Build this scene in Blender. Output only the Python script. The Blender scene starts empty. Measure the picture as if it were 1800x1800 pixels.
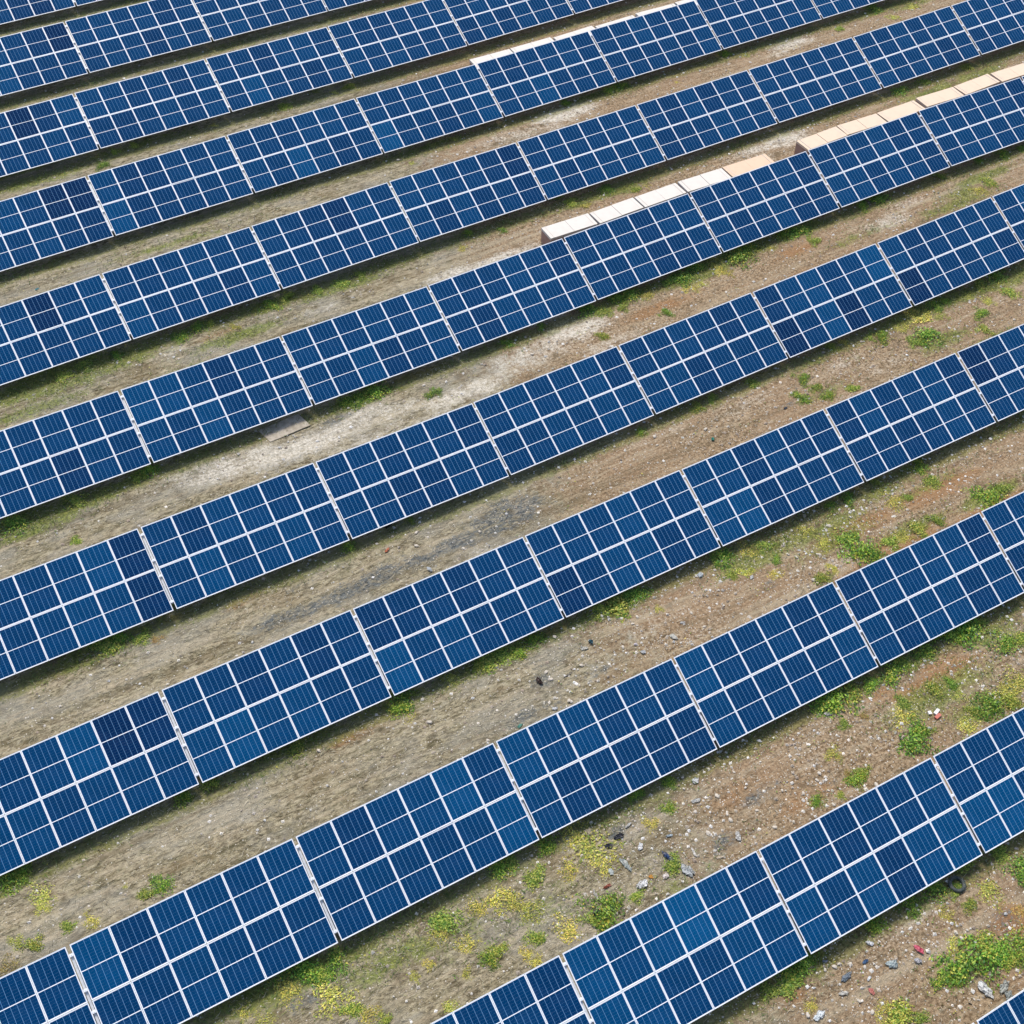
import bpy, math, random
import numpy as np
from mathutils import Matrix, Vector
random.seed(7); rng = np.random.default_rng(11)
S = bpy.context.scene
ZS = 1.27                      # height of a table's centre above the soil
# ---------------------------------------------------------------- camera
def euler(a, b, c):
    ca, sa, cb, sb, cc, sc = math.cos(a), math.sin(a), math.cos(b), math.sin(b), math.cos(c), math.sin(c)
    Rx = np.array([[1,0,0],[0,ca,-sa],[0,sa,ca]]); Ry = np.array([[cb,0,sb],[0,1,0],[-sb,0,cb]]); Rz = np.array([[cc,-sc,0],[sc,cc,0],[0,0,1]])
    return Rz @ Ry @ Rx
FPX = 2427.4122
CR = euler(0.730258457, -0.0235862322, -0.529695645)
CP = np.array([0., 0., 40.0424048 + ZS])
cam = bpy.data.cameras.new('camera'); co = bpy.data.objects.new('camera', cam); S.collection.objects.link(co)
M = Matrix([[CR[i][j] for j in range(3)] + [CP[i]] for i in range(3)] + [[0,0,0,1]])
co.matrix_world = M
cam.sensor_width = 36.; cam.sensor_fit = 'HORIZONTAL'; cam.lens = 36. * FPX / 1800.
cam.clip_start = .1; cam.clip_end = 5000
S.camera = co
# ---------------------------------------------------------------- sky and sun (bright overcast)
W = bpy.data.worlds.new('World'); S.world = W; W.use_nodes = True
nt = W.node_tree; bg = nt.nodes['Background']
sky = nt.nodes.new('ShaderNodeTexSky'); sky.sky_type = 'NISHITA'; sky.sun_disc = False
SUN_EL, SUN_AZ = math.radians(60), math.radians(12)   # azimuth measured from +Y towards +X
sky.sun_elevation = SUN_EL; sky.sun_rotation = SUN_AZ
sky.altitude = 100; sky.air_density = 1.0; sky.dust_density = 2.5; sky.ozone_density = 1.0
nt.links.new(sky.outputs[0], bg.inputs[0]); bg.inputs[1].default_value = 0.12
sl = bpy.data.lights.new('sun', 'SUN'); sl.energy = 2.0; sl.angle = math.radians(15); sl.color = (1, .94, .84)
so = bpy.data.objects.new('sun', sl); S.collection.objects.link(so)
sd = Vector((math.sin(SUN_AZ)*math.cos(SUN_EL), math.cos(SUN_AZ)*math.cos(SUN_EL), math.sin(SUN_EL)))
so.rotation_euler = sd.to_track_quat('Z', 'Y').to_euler(); so.location = (0, 0, 60)
S.view_settings.view_transform = 'Standard'; S.view_settings.look = 'None'
S.view_settings.gamma = 1; S.view_settings.exposure = 0.66
S.render.resolution_x = 1024; S.render.resolution_y = 1024

# ---------------------------------------------------------------- measured table poses
# row (from the bottom of the view), index (from the left), x, y, z of centre, tilt offset, yaw, roll
TABLES = [
(0,0,16.690,4.713,0.001,0.0000,-0.0002,-0.0003),(0,1,23.899,4.710,-0.002,-0.0000,-0.0000,0.0001),(1,0,7.192,12.327,0.429,-0.0045,-0.0131,-0.0182),(1,1,14.397,12.225,0.276,-0.0057,-0.0136,-0.0241),(1,2,21.593,12.127,0.122,-0.0067,-0.0115,-0.0189),
(1,3,28.802,12.037,0.001,-0.0068,-0.0119,-0.0169),(2,0,-5.223,19.729,0.323,0.0014,-0.0026,-0.0047),(2,1,1.995,19.703,0.276,0.0017,-0.0031,-0.0081),(2,2,9.218,19.686,0.201,0.0007,-0.0023,-0.0115),
(2,3,16.423,19.687,0.063,0.0007,0.0006,-0.0251),(2,4,23.619,19.664,-0.043,-0.0002,-0.0059,-0.0049),(2,5,30.829,19.600,-0.063,-0.0012,-0.0102,-0.0009),
(2,6,38.037,19.530,-0.069,-0.0011,-0.0094,-0.0001),(3,0,0.394,27.159,-0.025,-0.0071,0.0028,-0.0020),(3,1,7.616,27.162,-0.058,-0.0076,0.0006,-0.0068),(3,2,14.828,27.174,-0.128,-0.0072,0.0024,-0.0108),
(3,3,22.023,27.172,-0.162,-0.0043,-0.0032,-0.0004),(3,4,29.224,27.121,-0.141,-0.0039,-0.0078,0.0052),(3,5,36.436,27.056,-0.095,-0.0036,-0.0078,0.0061),
(3,6,43.652,26.998,-0.049,-0.0023,-0.0072,0.0053),(4,0,2.358,34.631,-0.146,-0.0049,-0.0008,-0.0079),(4,1,9.587,34.621,-0.209,-0.0040,-0.0018,-0.0110),(4,2,16.802,34.627,-0.307,-0.0005,0.0029,-0.0142),
(4,3,23.997,34.660,-0.328,0.0028,0.0038,0.0065),(4,4,31.205,34.670,-0.231,0.0021,-0.0003,0.0177),(4,5,38.415,34.643,-0.102,0.0032,-0.0041,0.0187),
(4,6,45.638,34.617,0.047,0.0044,-0.0000,0.0218),(4,7,52.849,34.621,0.189,0.0037,-0.0001,0.0167),(5,0,4.289,42.134,-0.107,-0.0046,0.0037,-0.0085),(5,1,11.505,42.155,-0.183,-0.0047,0.0026,-0.0126),(5,2,18.715,42.197,-0.273,-0.0035,0.0064,-0.0109),
(5,3,25.915,42.247,-0.295,-0.0026,0.0047,0.0037),(5,4,33.122,42.271,-0.232,-0.0019,0.0010,0.0109),(5,5,40.330,42.252,-0.115,-0.0025,-0.0053,0.0185),
(5,6,47.558,42.190,0.029,-0.0024,-0.0089,0.0168),(5,7,54.786,42.111,0.111,-0.0005,-0.0128,-0.0003),(5,8,62.007,42.014,0.112,0.0003,-0.0128,-0.0017),
(6,0,6.150,49.486,0.047,-0.0054,0.0164,0.0043),(6,1,13.356,49.586,0.044,-0.0038,0.0123,-0.0046),(6,2,20.567,49.671,0.036,0.0007,0.0105,0.0021),
(6,3,27.770,49.735,0.020,0.0047,0.0052,-0.0083),(6,4,34.975,49.743,0.008,0.0071,-0.0036,0.0025),(6,5,42.186,49.711,0.040,0.0086,-0.0042,0.0048),
(6,6,49.404,49.667,0.089,0.0058,-0.0061,0.0062),(6,7,56.624,49.624,0.152,0.0021,-0.0029,0.0109),(6,8,63.848,49.595,0.227,0.0012,-0.0024,0.0086),
(7,0,8.056,57.211,-0.086,0.0012,0.0051,0.0031),(7,1,15.270,57.246,-0.066,0.0021,0.0035,0.0005),(7,2,22.483,57.287,-0.066,0.0028,0.0051,-0.0009),
(7,3,29.693,57.322,-0.082,0.0042,0.0025,-0.0039),(7,4,36.909,57.338,-0.065,0.0078,0.0001,0.0062),(7,5,44.118,57.328,-0.013,0.0111,-0.0045,0.0061),
(7,6,51.328,57.299,0.038,0.0099,-0.0048,0.0076),(7,7,58.541,57.265,0.088,0.0078,-0.0044,0.0060),(8,0,9.812,64.312,0.074,-0.0022,0.0047,0.0019),(8,1,17.025,64.341,0.078,-0.0017,0.0029,-0.0021),(8,2,24.242,64.379,0.058,-0.0009,0.0057,-0.0048),
(8,3,31.449,64.446,0.029,0.0004,0.0107,-0.0034),(8,4,38.646,64.537,0.041,0.0002,0.0111,0.0050),(8,5,45.859,64.616,0.076,0.0000,0.0105,0.0039),
(9,0,11.674,71.384,0.182,0.0028,0.0103,-0.0061),(9,1,18.885,71.465,0.138,0.0027,0.0115,-0.0074),(9,2,26.098,71.565,0.078,0.0021,0.0158,-0.0077),
(9,3,33.296,71.677,0.021,0.0019,0.0140,-0.0077),(10,0,13.497,79.028,0.001,-0.0000,-0.0001,-0.0002),(10,1,20.710,79.026,-0.001,0.0000,0.0000,0.0001),
]
TILT = 0.447771717
MW, MH = 1.134*1.0282+.0105*5/6, 1.722+.009
GX, GY = .02*1.0282-.0105, .012
TW, TH = 6*MW + 5*GX, 2*MH + GY
GAP = .1129
# ---------------------------------------------------------------- terrain
TP = np.array([(t[2], t[3], t[4]) for t in TABLES])
def ground_h(x, y):
    x = np.atleast_1d(np.asarray(x, float)); y = np.atleast_1d(np.asarray(y, float))
    out = np.zeros(x.shape); wt = np.full(x.shape, .02)
    for (a, b, z) in TP:
        w = np.exp(-((x-a)**2/(2*4.5**2) + (y-b)**2/(2*3.2**2)))
        out += w*z; wt += w
    return out/wt
def gh(x, y): return float(ground_h(x, y)[0])
def ray(px, py):
    return CR @ np.array([(px-900)/FPX, -(py-900)/FPX, -1.])
def at(px, py, h=0.):
    d = ray(px, py); z = h
    for _ in range(5):
        s = (z - CP[2])/d[2]; p = CP + s*d; z = gh(p[0], p[1]) + h
    return p
# ---------------------------------------------------------------- mesh helpers
def mesh(name, V, F, mat=None, smooth=False):
    m = bpy.data.meshes.new(name); m.from_pydata([tuple(map(float, v)) for v in V], [], [tuple(map(int, f)) for f in F]); m.update()
    if mat:
        for k in (mat if isinstance(mat, (list, tuple)) else [mat]): m.materials.append(k)
    if smooth: m.polygons.foreach_set('use_smooth', [True]*len(m.polygons))
    return m
def quads(name, V, mat, cols=None):
    """V (n,4,3) loose quads; cols (n,3) per-face colours"""
    n = len(V); m = bpy.data.meshes.new(name)
    m.vertices.add(4*n); m.vertices.foreach_set('co', np.ascontiguousarray(V, np.float32).ravel())
    m.loops.add(4*n); m.loops.foreach_set('vertex_index', np.arange(4*n, dtype=np.int32))
    m.polygons.add(n); m.polygons.foreach_set('loop_start', np.arange(n, dtype=np.int32)*4)
    try: m.polygons.foreach_set('loop_total', np.full(n, 4, np.int32))
    except Exception: pass
    if cols is not None:
        a = m.attributes.new('tint', 'FLOAT_COLOR', 'FACE'); c = np.ones((n, 4), np.float32); c[:, :3] = cols
        a.data.foreach_set('color', c.ravel())
    m.update(calc_edges=True); m.validate(); m.materials.append(mat); return m
def box(V, F, x0, x1, y0, y1, z0, z1):
    b = len(V)
    V += [(x0,y0,z0),(x1,y0,z0),(x1,y1,z0),(x0,y1,z0),(x0,y0,z1),(x1,y0,z1),(x1,y1,z1),(x0,y1,z1)]
    F += [(b,b+3,b+2,b+1),(b+4,b+5,b+6,b+7),(b,b+1,b+5,b+4),(b+1,b+2,b+6,b+5),(b+2,b+3,b+7,b+6),(b+3,b,b+4,b+7)]
def prof(V, F, pts, axis, a0, a1):
    """closed profile of (p,q) points swept along axis"""
    b = len(V); n = len(pts)
    for a in (a0, a1):
        for p, q in pts:
            V.append({'x': (a, p, q), 'y': (p, a, q), 'z': (p, q, a)}[axis])
    for i in range(n): j = (i+1) % n; F.append((b+i, b+j, b+n+j, b+n+i))
    F.append(tuple(b+i for i in range(n))[::-1]); F.append(tuple(b+n+i for i in range(n)))
def bar(V, F, A, B, w, d):
    A = np.array(A, float); B = np.array(B, float); t = (B-A)/np.linalg.norm(B-A)
    s = np.cross(t, [1., 0, 0]) if abs(t[0]) < .9 else np.cross(t, [0, 1., 0]); s /= np.linalg.norm(s); r = np.cross(s, t)
    b = len(V)
    for P in (A, B):
        for i, j in ((-1,-1),(1,-1),(1,1),(-1,1)): V.append(tuple(P + r*i*w/2 + s*j*d/2))
    F += [(b,b+1,b+5,b+4),(b+1,b+2,b+6,b+5),(b+2,b+3,b+7,b+6),(b+3,b,b+4,b+7),(b+3,b+2,b+1,b),(b+4,b+5,b+6,b+7)]
def link(name, data, parent=None, mw=None):
    o = bpy.data.objects.new(name, data); S.collection.objects.link(o)
    if parent: o.parent = parent
    if mw is not None: o.matrix_local = mw
    return o
def tag(o, label=None, cat=None, group=None, kind=None):
    if label: o['label'] = label
    if cat: o['category'] = cat
    if group: o['group'] = group
    if kind: o['kind'] = kind
    return o
# ---------------------------------------------------------------- materials
class N:
    def __init__(s, name):
        s.m = bpy.data.materials.new(name); s.m.use_nodes = True; s.t = s.m.node_tree; s.b = s.t.nodes['Principled BSDF']
    def n(s, ty, **k):
        o = s.t.nodes.new(ty)
        for a, v in k.items(): setattr(o, a, v)
        return o
    def l(s, a, b): s.t.links.new(a, b)
    def put(s, inp, v):
        if hasattr(v, 'links') or hasattr(v, 'is_output'): s.l(v, inp)
        else: inp.default_value = v
    def math(s, op, a, b=0., c=None, clamp=False):
        o = s.n('ShaderNodeMath', operation=op, use_clamp=clamp); s.put(o.inputs[0], a); s.put(o.inputs[1], b)
        if c is not None: s.put(o.inputs[2], c)
        return o.outputs[0]
    def step(s, v, a, b, lo=0., hi=1.):
        o = s.n('ShaderNodeMapRange', interpolation_type='SMOOTHSTEP'); s.put(o.inputs[0], v)
        for i, q in enumerate((a, b, lo, hi)): s.put(o.inputs[i+1], q)
        return o.outputs[0]
    def mix(s, f, a, b, blend='MIX'):
        o = s.n('ShaderNodeMix', data_type='RGBA', blend_type=blend); s.put(o.inputs[0], f)
        s.put(o.inputs[6], a if hasattr(a, 'is_output') else (*a, 1)); s.put(o.inputs[7], b if hasattr(b, 'is_output') else (*b, 1)); return o.outputs[2]
    def noise(s, vec, scale, detail=4, rough=.55, sx=(1,1,1), off=(0,0,0)):
        mp = s.n('ShaderNodeMapping'); s.l(vec, mp.inputs[0]); mp.inputs['Scale'].default_value = sx; mp.inputs['Location'].default_value = off
        o = s.n('ShaderNodeTexNoise'); s.l(mp.outputs[0], o.inputs['Vector']); o.inputs['Scale'].default_value = scale
        o.inputs['Detail'].default_value = detail; o.inputs['Roughness'].default_value = rough; return o.outputs[0]
    def attr(s, name, out=2):
        o = s.n('ShaderNodeAttribute', attribute_name=name); return o.outputs[out]
    def set(s, **k):
        for a, v in k.items(): s.put(s.b.inputs[a.replace('_', ' ')], v if not isinstance(v, tuple) else (*v, 1))
        return s
def obj_tint(g):
    oi = g.n('ShaderNodeObjectInfo'); return oi.outputs['Color']
def wear(name, col, rough=.5, metal=0., var=.15, scale=8., col2=None):
    g = N(name); tc = g.n('ShaderNodeTexCoord').outputs['Object']; f = g.noise(tc, scale, 5)
    c2 = col2 or tuple(c*(1-var*2) for c in col)
    g.set(Base_Color=g.mix(g.step(f, .35, .7), col, c2), Roughness=rough, Metallic=metal)
    bp = g.n('ShaderNodeBump'); bp.inputs['Strength'].default_value = .25; g.l(g.noise(tc, scale*4, 3), bp.inputs['Height']); g.l(bp.outputs[0], g.b.inputs['Normal'])
    return g.m
# photovoltaic laminate: six columns of half cut cells in two fields on a white backsheet
g = N('cells'); uv = g.n('ShaderNodeUVMap'); sp = g.n('ShaderNodeSeparateXYZ'); g.l(uv.outputs[0], sp.inputs[0])
HU, MID, EV = MW/2-.028, .013, MH/2-.038
CU, CV = 2*HU/6, (EV-MID)/9
u, v = sp.outputs[0], sp.outputs[1]; au = g.math('ABSOLUTE', u); av = g.math('ABSOLUTE', v)
fu = g.math('FRACT', g.math('DIVIDE', g.math('ADD', u, HU), CU)); du = g.math('MULTIPLY', g.math('MINIMUM', fu, g.math('SUBTRACT', 1., fu)), CU)
fv = g.math('FRACT', g.math('DIVIDE', g.math('SUBTRACT', av, MID), 2*CV)); dv = g.math('MULTIPLY', g.math('MINIMUM', fv, g.math('SUBTRACT', 1., fv)), 2*CV)
fv2 = g.math('FRACT', g.math('DIVIDE', g.math('SUBTRACT', av, MID), CV)); dv2 = g.math('MULTIPLY', g.math('MINIMUM', fv2, g.math('SUBTRACT', 1., fv2)), CV)
wd = g.math('MAXIMUM', .0058, g.math('SUBTRACT', .010, dv2))
gapl = g.math('LESS_THAN', du, wd); gaph = g.math('LESS_THAN', dv2, .0009)
bus = g.math('LESS_THAN', g.math('ABSOLUTE', g.math('SUBTRACT', g.math('FRACT', g.math('MULTIPLY', fu, 9.)), .5)), .03)
inside = g.math('MULTIPLY', g.math('LESS_THAN', au, HU), g.math('MULTIPLY', g.math('GREATER_THAN', av, MID), g.math('LESS_THAN', av, EV)))
tc = g.n('ShaderNodeTexCoord').outputs['Object']; oi = g.n('ShaderNodeObjectInfo')
cellc = g.mix(g.math('MULTIPLY', bus, .35), oi.outputs['Color'], (.10, .18, .30))
nz = g.noise(tc, 1.2, 3); cellc = g.mix(.35, cellc, g.mix(nz, (.0, .0, .0), (1., 1., 1.)), 'OVERLAY')
c = g.mix(g.math('MULTIPLY', g.math('MAXIMUM', gapl, gaph), .5), cellc, (.25, .50, .82))
# dust film
dust = g.step(g.noise(tc, 1.7, 6, .7), .45, .8, 0., .02)
c = g.mix(inside, (.88, .90, .93), c); c = g.mix(dust, c, (.42, .40, .36))
g.set(Base_Color=c, Roughness=.08, IOR=1.3); g.b.inputs['Specular IOR Level'].default_value = .07
M_cells = g.m
M_frame = wear('anodised_aluminium', (.90, .92, .94), .45, .05, .05, 5)
M_steel = wear('galvanised_steel', (.72, .74, .76), .5, .15, .08, 9)
M_card_w = wear('white_carton', (.68, .64, .58), .85, 0, .03, 2)
M_card_t = wear('tan_carton', (.70, .52, .37), .85, 0, .03, 2)
M_card_side = wear('brown_carton_side', (.42, .27, .22), .85, 0, .1, 3)
M_tape = wear('clear_tape', (.60, .56, .50), .35, 0, .03, 4)
M_wood = wear('pallet_wood', (.40, .29, .18), .8, 0, .2, 10)
M_board = wear('weathered_board', (.44, .39, .31), .85, 0, .12, 4, (.28, .24, .18))
def litter_mat():
    g = N('litter'); tc = g.n('ShaderNodeTexCoord').outputs['Object']
    c = g.mix(g.step(g.noise(tc, 7, 4), .4, .75, 0, .45), obj_tint(g), (.30, .26, .21))
    g.set(Base_Color=c, Roughness=.45); return g.m
M_litter = litter_mat()
M_rubber = wear('tyre_rubber', (.02, .035, .035), .7, 0, .1, 20, (.09, .095, .085))
def leaf_mat(name, use_obj=True):
    g = N(name); t = g.n('ShaderNodeAttribute', attribute_name='tint'); c = t.outputs[0]
    if use_obj: c = g.mix(1., c, obj_tint(g), 'MULTIPLY')
    g.set(Base_Color=c, Roughness=.55)
    tr = g.n('ShaderNodeBsdfTranslucent'); g.l(c, tr.inputs[0]); mx = g.n('ShaderNodeMixShader'); mx.inputs[0].default_value = .3
    g.l(g.b.outputs[0], mx.inputs[1]); g.l(tr.outputs[0], mx.inputs[2]); g.l(mx.outputs[0], g.t.nodes['Material Output'].inputs[0]); return g.m
M_leaf = leaf_mat('leaf'); M_grass = leaf_mat('grass_blade', False)
def stone_mat():
    g = N('stone'); t = g.n('ShaderNodeAttribute', attribute_name='tint'); c = t.outputs[0]
    tc = g.n('ShaderNodeTexCoord').outputs['Object']; c = g.mix(g.step(g.noise(tc, 30, 4), .4, .7, 0, .35), c, (.30, .26, .21))
    g.set(Base_Color=c, Roughness=.9); return g.m
M_stone = stone_mat()
M_rock = wear('pale_rock', (.62, .57, .49), .9, 0, .12, 14, (.42, .37, .30))
# ---------------------------------------------------------------- soil patches (centre as sighted, half length along the rows, half width across, strength)
PALE = [(650,770,4,.6,.5),(720,800,4,.5,.4),(480,740,.1,.1,.1),(1060,720,4,.8,.4),(1180,700,3,.7,.4),(1500,700,3,.6,.4),(1500,720,2,.5,.4),(1230,690,3,.6,.4),(600,870,3,.6,.4),(1250,1100,2.5,.7,.35),(1420,960,2,.6,.4),(350,1200,4,.7,.25),(330,1180,.1,.1,.1),(1250,270,3,.4,.4),(820,310,3,.4,.35),(1650,400,2,.5,.4),(200,940,3,.5,.3),(1100,1430,2,.5,.3),(990,200,2.2,.7,1.),(900,240,5,.9,.5),(960,225,3,1.,.5),(1390,75,1.8,.7,.8),(1370,95,1.2,.4,.6),(790,482,1.6,.35,.9),(850,465,2.6,.35,1.),(905,445,2.2,.4,.8),(1000,410,3,.6,.5),(1290,300,3.5,.6,.7),(1380,245,2.,.7,.9),(1330,262,2.,.5,.7),
 (420,815,3.2,.9,.75),(520,790,3.,.8,.9),(600,755,2.2,.6,.8),(640,725,1.5,.4,.7),(700,720,2.4,.8,.55),(820,690,2.6,.6,.85),(760,740,3,.5,.6),(930,625,3,1.1,.6),(1010,580,2.6,.9,.8),(1040,640,3.,.6,.5),(960,560,1.6,.5,.7),(900,650,3,.6,.5),
 (350,830,3,.8,.5),(760,905,3,.7,.4),(880,860,3,.7,.5),(1010,800,4,.8,.5),(1150,770,4,.7,.35),(1290,720,4,.8,.35),(1560,390,2.,.7,.6),(1530,400,1.5,.5,.5),(1590,360,1.6,.5,.5),(600,985,2,.6,.35),(820,980,2,.5,.4),(560,545,2.,.4,.5),(620,520,1.6,.4,.4),
 (1190,640,3,.5,.35),(1080,600,3,.5,.5),(1560,640,2.,.6,.4),(1480,640,2.,.6,.4),(300,620,1.6,.5,.5),(60,170,3,.5,.3),(1180,330,2,.4,.4),(1500,1440,2.5,.6,.35),(1440,1340,2,.5,.3),(400,1460,2.4,.6,.35),(110,1600,2.,.5,.3),(720,1350,2,.6,.3),(260,860,3,.6,.35),(1600,1620,2.5,.5,.45),(1150,1100,3,.6,.35),(1040,1180,3,.8,.35),(150,925,2,.4,.35),(1440,1330,1.,.3,.4),(1500,1120,.1,.1,.1),(1470,990,1.6,.5,.4),(1600,1010,.1,.1,.1)]
ASH = [(900,900,1.3,.7,1.),(870,915,1.,.6,1.),(660,1015,1.6,.4,.9),(720,990,1.2,.3,.8),(600,1045,1.5,.35,.8),(490,1090,1.5,.3,.6),(800,955,1.,.35,.8),(890,915,1.5,.5,1.),(860,930,.9,.45,.8),(910,905,.8,.3,.8),(830,950,1.2,.25,.6),(760,975,1.2,.25,.7),(790,960,.9,.25,.6),(640,1022,1.3,.3,.85),(690,1010,.8,.2,.6),(575,1055,.8,.25,.7),(540,1075,1.5,.25,.6),(500,1095,1.4,.2,.4),(420,1050,2.4,.25,.45),(520,1035,1.,.2,.4),(590,738,1.,.3,.5),(500,815,1.6,.3,.35),(540,870,1.4,.3,.35),(860,880,.5,.2,.8),(845,800,.1,.1,.1),(1300,560,.1,.1,.1),(1380,715,.8,.2,.5),(1060,1180,.8,.2,.5),(930,1255,1.2,.3,.6),(950,1200,.5,.25,.8),(1280,1480,1.2,.4,.6),(1330,1400,.8,.3,.6),(540,1755,.6,.4,.6),(720,1600,.7,.4,.6),(1170,1180,1.,.25,.4),(1390,1660,.6,.3,.5),(1770,1620,.9,.4,.5),(1700,1650,.8,.3,.3),(1350,1060,1.,.2,.4),(1085,1465,.7,.3,.6),(710,1590,.7,.3,.6),(730,1470,.9,.4,.3),(1340,1040,.8,.2,.3),(1250,1170,1.,.2,.3)]
RUST = [(440,1045,1.2,.3,.5),(420,1060,1,.3,.5),(620,1295,1.6,.4,.5),(150,1450,2.,.4,.3),(1580,960,3,.7,.6),(1500,930,3,.6,.6),(1400,440,2,.5,.5),(1430,480,3,.6,.5),(1660,1180,2.,.6,.7),(1620,1205,1.8,.5,.7),(1550,1220,1,.4,.5),(1740,900,3.,.6,.6),(1650,860,3,.6,.6),(1250,620,3,.5,.4),(1160,540,3,.5,.5),(1780,1620,.7,.5,1.),(1390,1735,.5,.5,.9),(350,560,3,.5,.35),(380,590,3,.4,.35),(750,210,3,.4,.4),(880,290,3,.4,.3),(1500,90,3,.5,.4),(1300,160,3,.4,.4),(670,660,2.,.4,.4),(730,660,2,.35,.5),(970,1110,1.2,.3,.5),(300,1090,1,.25,.5),(1290,1400,2,.7,.4),(1250,1350,2,.6,.3),(1420,1400,2,.6,.4)]
GREEN = [(30,300,4,.5,.6),(300,430,4,.35,.45),(20,450,3,.4,.5),(420,430,3,.35,.45),(430,325,3,.3,.5),(560,390,3,.3,.4),(700,460,2.5,.35,.4),(420,590,2.5,.4,.6),(200,640,3,.6,.6),(60,720,2.5,.5,.5),(330,650,2,.4,.4),(340,800,2,.35,.5),(170,870,2.5,.4,.6),(60,930,2,.5,.6),(180,1150,2.2,.4,.5),(330,1050,2,.3,.5),(700,1230,1.6,.4,.5),(520,1310,2,.35,.5),(300,1380,2.2,.4,.5),(450,1750,2,.8,.5),(700,1680,2.5,.6,.5),(1450,930,2.5,.5,.6),(1330,980,2.,.5,.7),(1650,1220,3,.8,.55),(1680,360,3,.5,.5),(1500,420,2.5,.4,.4),(1780,490,2,.5,.6),(1660,600,2,.5,.5),(1750,600,2.5,.5,.5),(1780,720,2,.4,.5),(1620,780,.1,.1,.1),(112,662,3,.8,.9),(60,680,2.5,.7,.7),(150,640,2,.5,.8),(350,575,2.4,.35,.6),(600,505,2.6,.4,.6),(480,535,1.6,.4,.7),(187,1132,2.2,.4,.7),(130,890,2.6,.45,.7),(40,915,1.6,.5,.7),(240,840,2,.3,.6),(1080,1065,1.8,.45,.7),(860,1162,1.8,.4,.7),(20,1550,.9,.4,.8),(800,1640,2,.8,.35),(560,1710,2.2,.4,.7),(870,1660,1.5,.6,.3),(1107,520,2.,.35,.7),(1240,480,2.,.4,.8),(1620,545,3,.6,.6),(1740,870,1.5,.35,.9),(1720,510,2.5,.4,.7),(1450,690,1.5,.4,.4),(1560,600,2,.4,.3),(1600,930,2.,.4,.5),(1470,950,2.4,.5,.5),(1600,1250,2.,.8,.4),(1730,1240,2,.6,.6),(1690,340,2.,.5,.5),(1730,310,2.,.4,.7),(1640,160,3,.4,.6),(1720,130,2.5,.4,.6),(1090,335,2.,.4,.6),(1020,357,2.,.35,.5),(1050,165,2.,.25,.6),(760,255,2.6,.3,.5),(560,160,3,.3,.4),(240,255,4,.3,.5),(60,320,3.,.4,.6),(90,200,4,.3,.4),(320,150,3,.2,.4),(680,800,.1,.1,.1),(1300,440,2.4,.5,.8),(1400,405,2,.4,.8),(640,700,1.8,.4,.8),(330,735,.1,.1,.1),(1600,10,2,.4,.5),(1540,20,2,.4,.5),(1640,850,2,.35,.4),(1540,870,1.6,.4,.5),(1750,1110,2,.6,.5),(1700,1700,2.,.7,.4),(1400,1700,2,.5,.5),(1200,1550,2.,.6,.3),(950,1600,2.6,.9,.3),(1600,90,.1,.1,.1),(200,270,3,.3,.3),(830,410,2.4,.4,.3),(870,720,.1,.1,.1),(380,655,2.,.3,.35),(1420,640,2.,.3,.3),(1590,830,1.5,.3,.4)]
def field(L, x, y):
    out = np.zeros(x.shape)
    for (px, py, a, b, s) in L:
        p = at(px, py); d = ((x-p[0])/a)**2 + ((y-p[1])/b)**2
        out = np.maximum(out, s*np.exp(-d*.9))
    return out
def fields(x, y):
    pale, ash, rust, grn = (field(L, x, y) for L in (PALE, ASH, RUST, GREEN))
    # straw thatch to the left, bare stony soil to the right
    d = (x - (5 + .28*y))
    straw = 1/(1+np.exp((d-8)/3.5))
    stony = np.exp(-((x-26)**2/180 + (y-19)**2/120)) + .8*np.exp(-((x-20)**2/60+(y-14)**2/40)) + .35/(1+np.exp(-(d-12)/4))
    # greener growth under the low edges of the tables
    edge = np.zeros(x.shape)
    for t in TABLES:
        m = np.abs(x-t[2]) < 3.7
        yy = t[3]-TH/2*math.cos(TILT)
        edge = np.maximum(edge, np.where(m, np.exp(-((y-(yy-.12))/.5)**2), 0))
    return pale, ash, rust, grn, straw, np.clip(stony, 0, 1), edge
def axis(a, b, step, far):
    c = list(np.arange(a, b+1e-6, step)); s = step; lo, hi = [a], [b]
    while hi[-1]-b < far: s *= 1.5; hi.append(hi[-1]+s); lo.append(lo[-1]-s)
    return np.array(lo[1:][::-1] + c + hi[1:])
gx, gy = axis(-8, 68, .22, 1500), axis(1, 86, .22, 1500)
X, Y = np.meshgrid(gx, gy); nx, ny = len(gx), len(gy); x, y = X.ravel(), Y.ravel()
Z = ground_h(x, y) + .02*np.sin(x*1.9+np.sin(y*1.3)*2)*np.cos(y*2.3+np.sin(x*.7)*2) + rng.normal(0, .006, x.shape)
gm = bpy.data.meshes.new('ground'); gm.vertices.add(nx*ny); gm.vertices.foreach_set('co', np.stack([x, y, Z], 1).astype(np.float32).ravel())
ii = (np.arange(ny-1)[:, None]*nx + np.arange(nx-1)[None]).ravel(); q = np.stack([ii, ii+1, ii+nx+1, ii+nx], 1).astype(np.int32); nq = len(q)
gm.loops.add(4*nq); gm.loops.foreach_set('vertex_index', q.ravel()); gm.polygons.add(nq); gm.polygons.foreach_set('loop_start', np.arange(nq, dtype=np.int32)*4)
try: gm.polygons.foreach_set('loop_total', np.full(nq, 4, np.int32))
except Exception: pass
gm.update(calc_edges=True); gm.validate()
FN = ('pale', 'ash', 'rust', 'green', 'straw', 'stony', 'edge'); FV = fields(x, y)
for nme, val in zip(FN, FV):
    a = gm.attributes.new(nme, 'FLOAT', 'POINT'); a.data.foreach_set('value', val.astype(np.float32))
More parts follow.
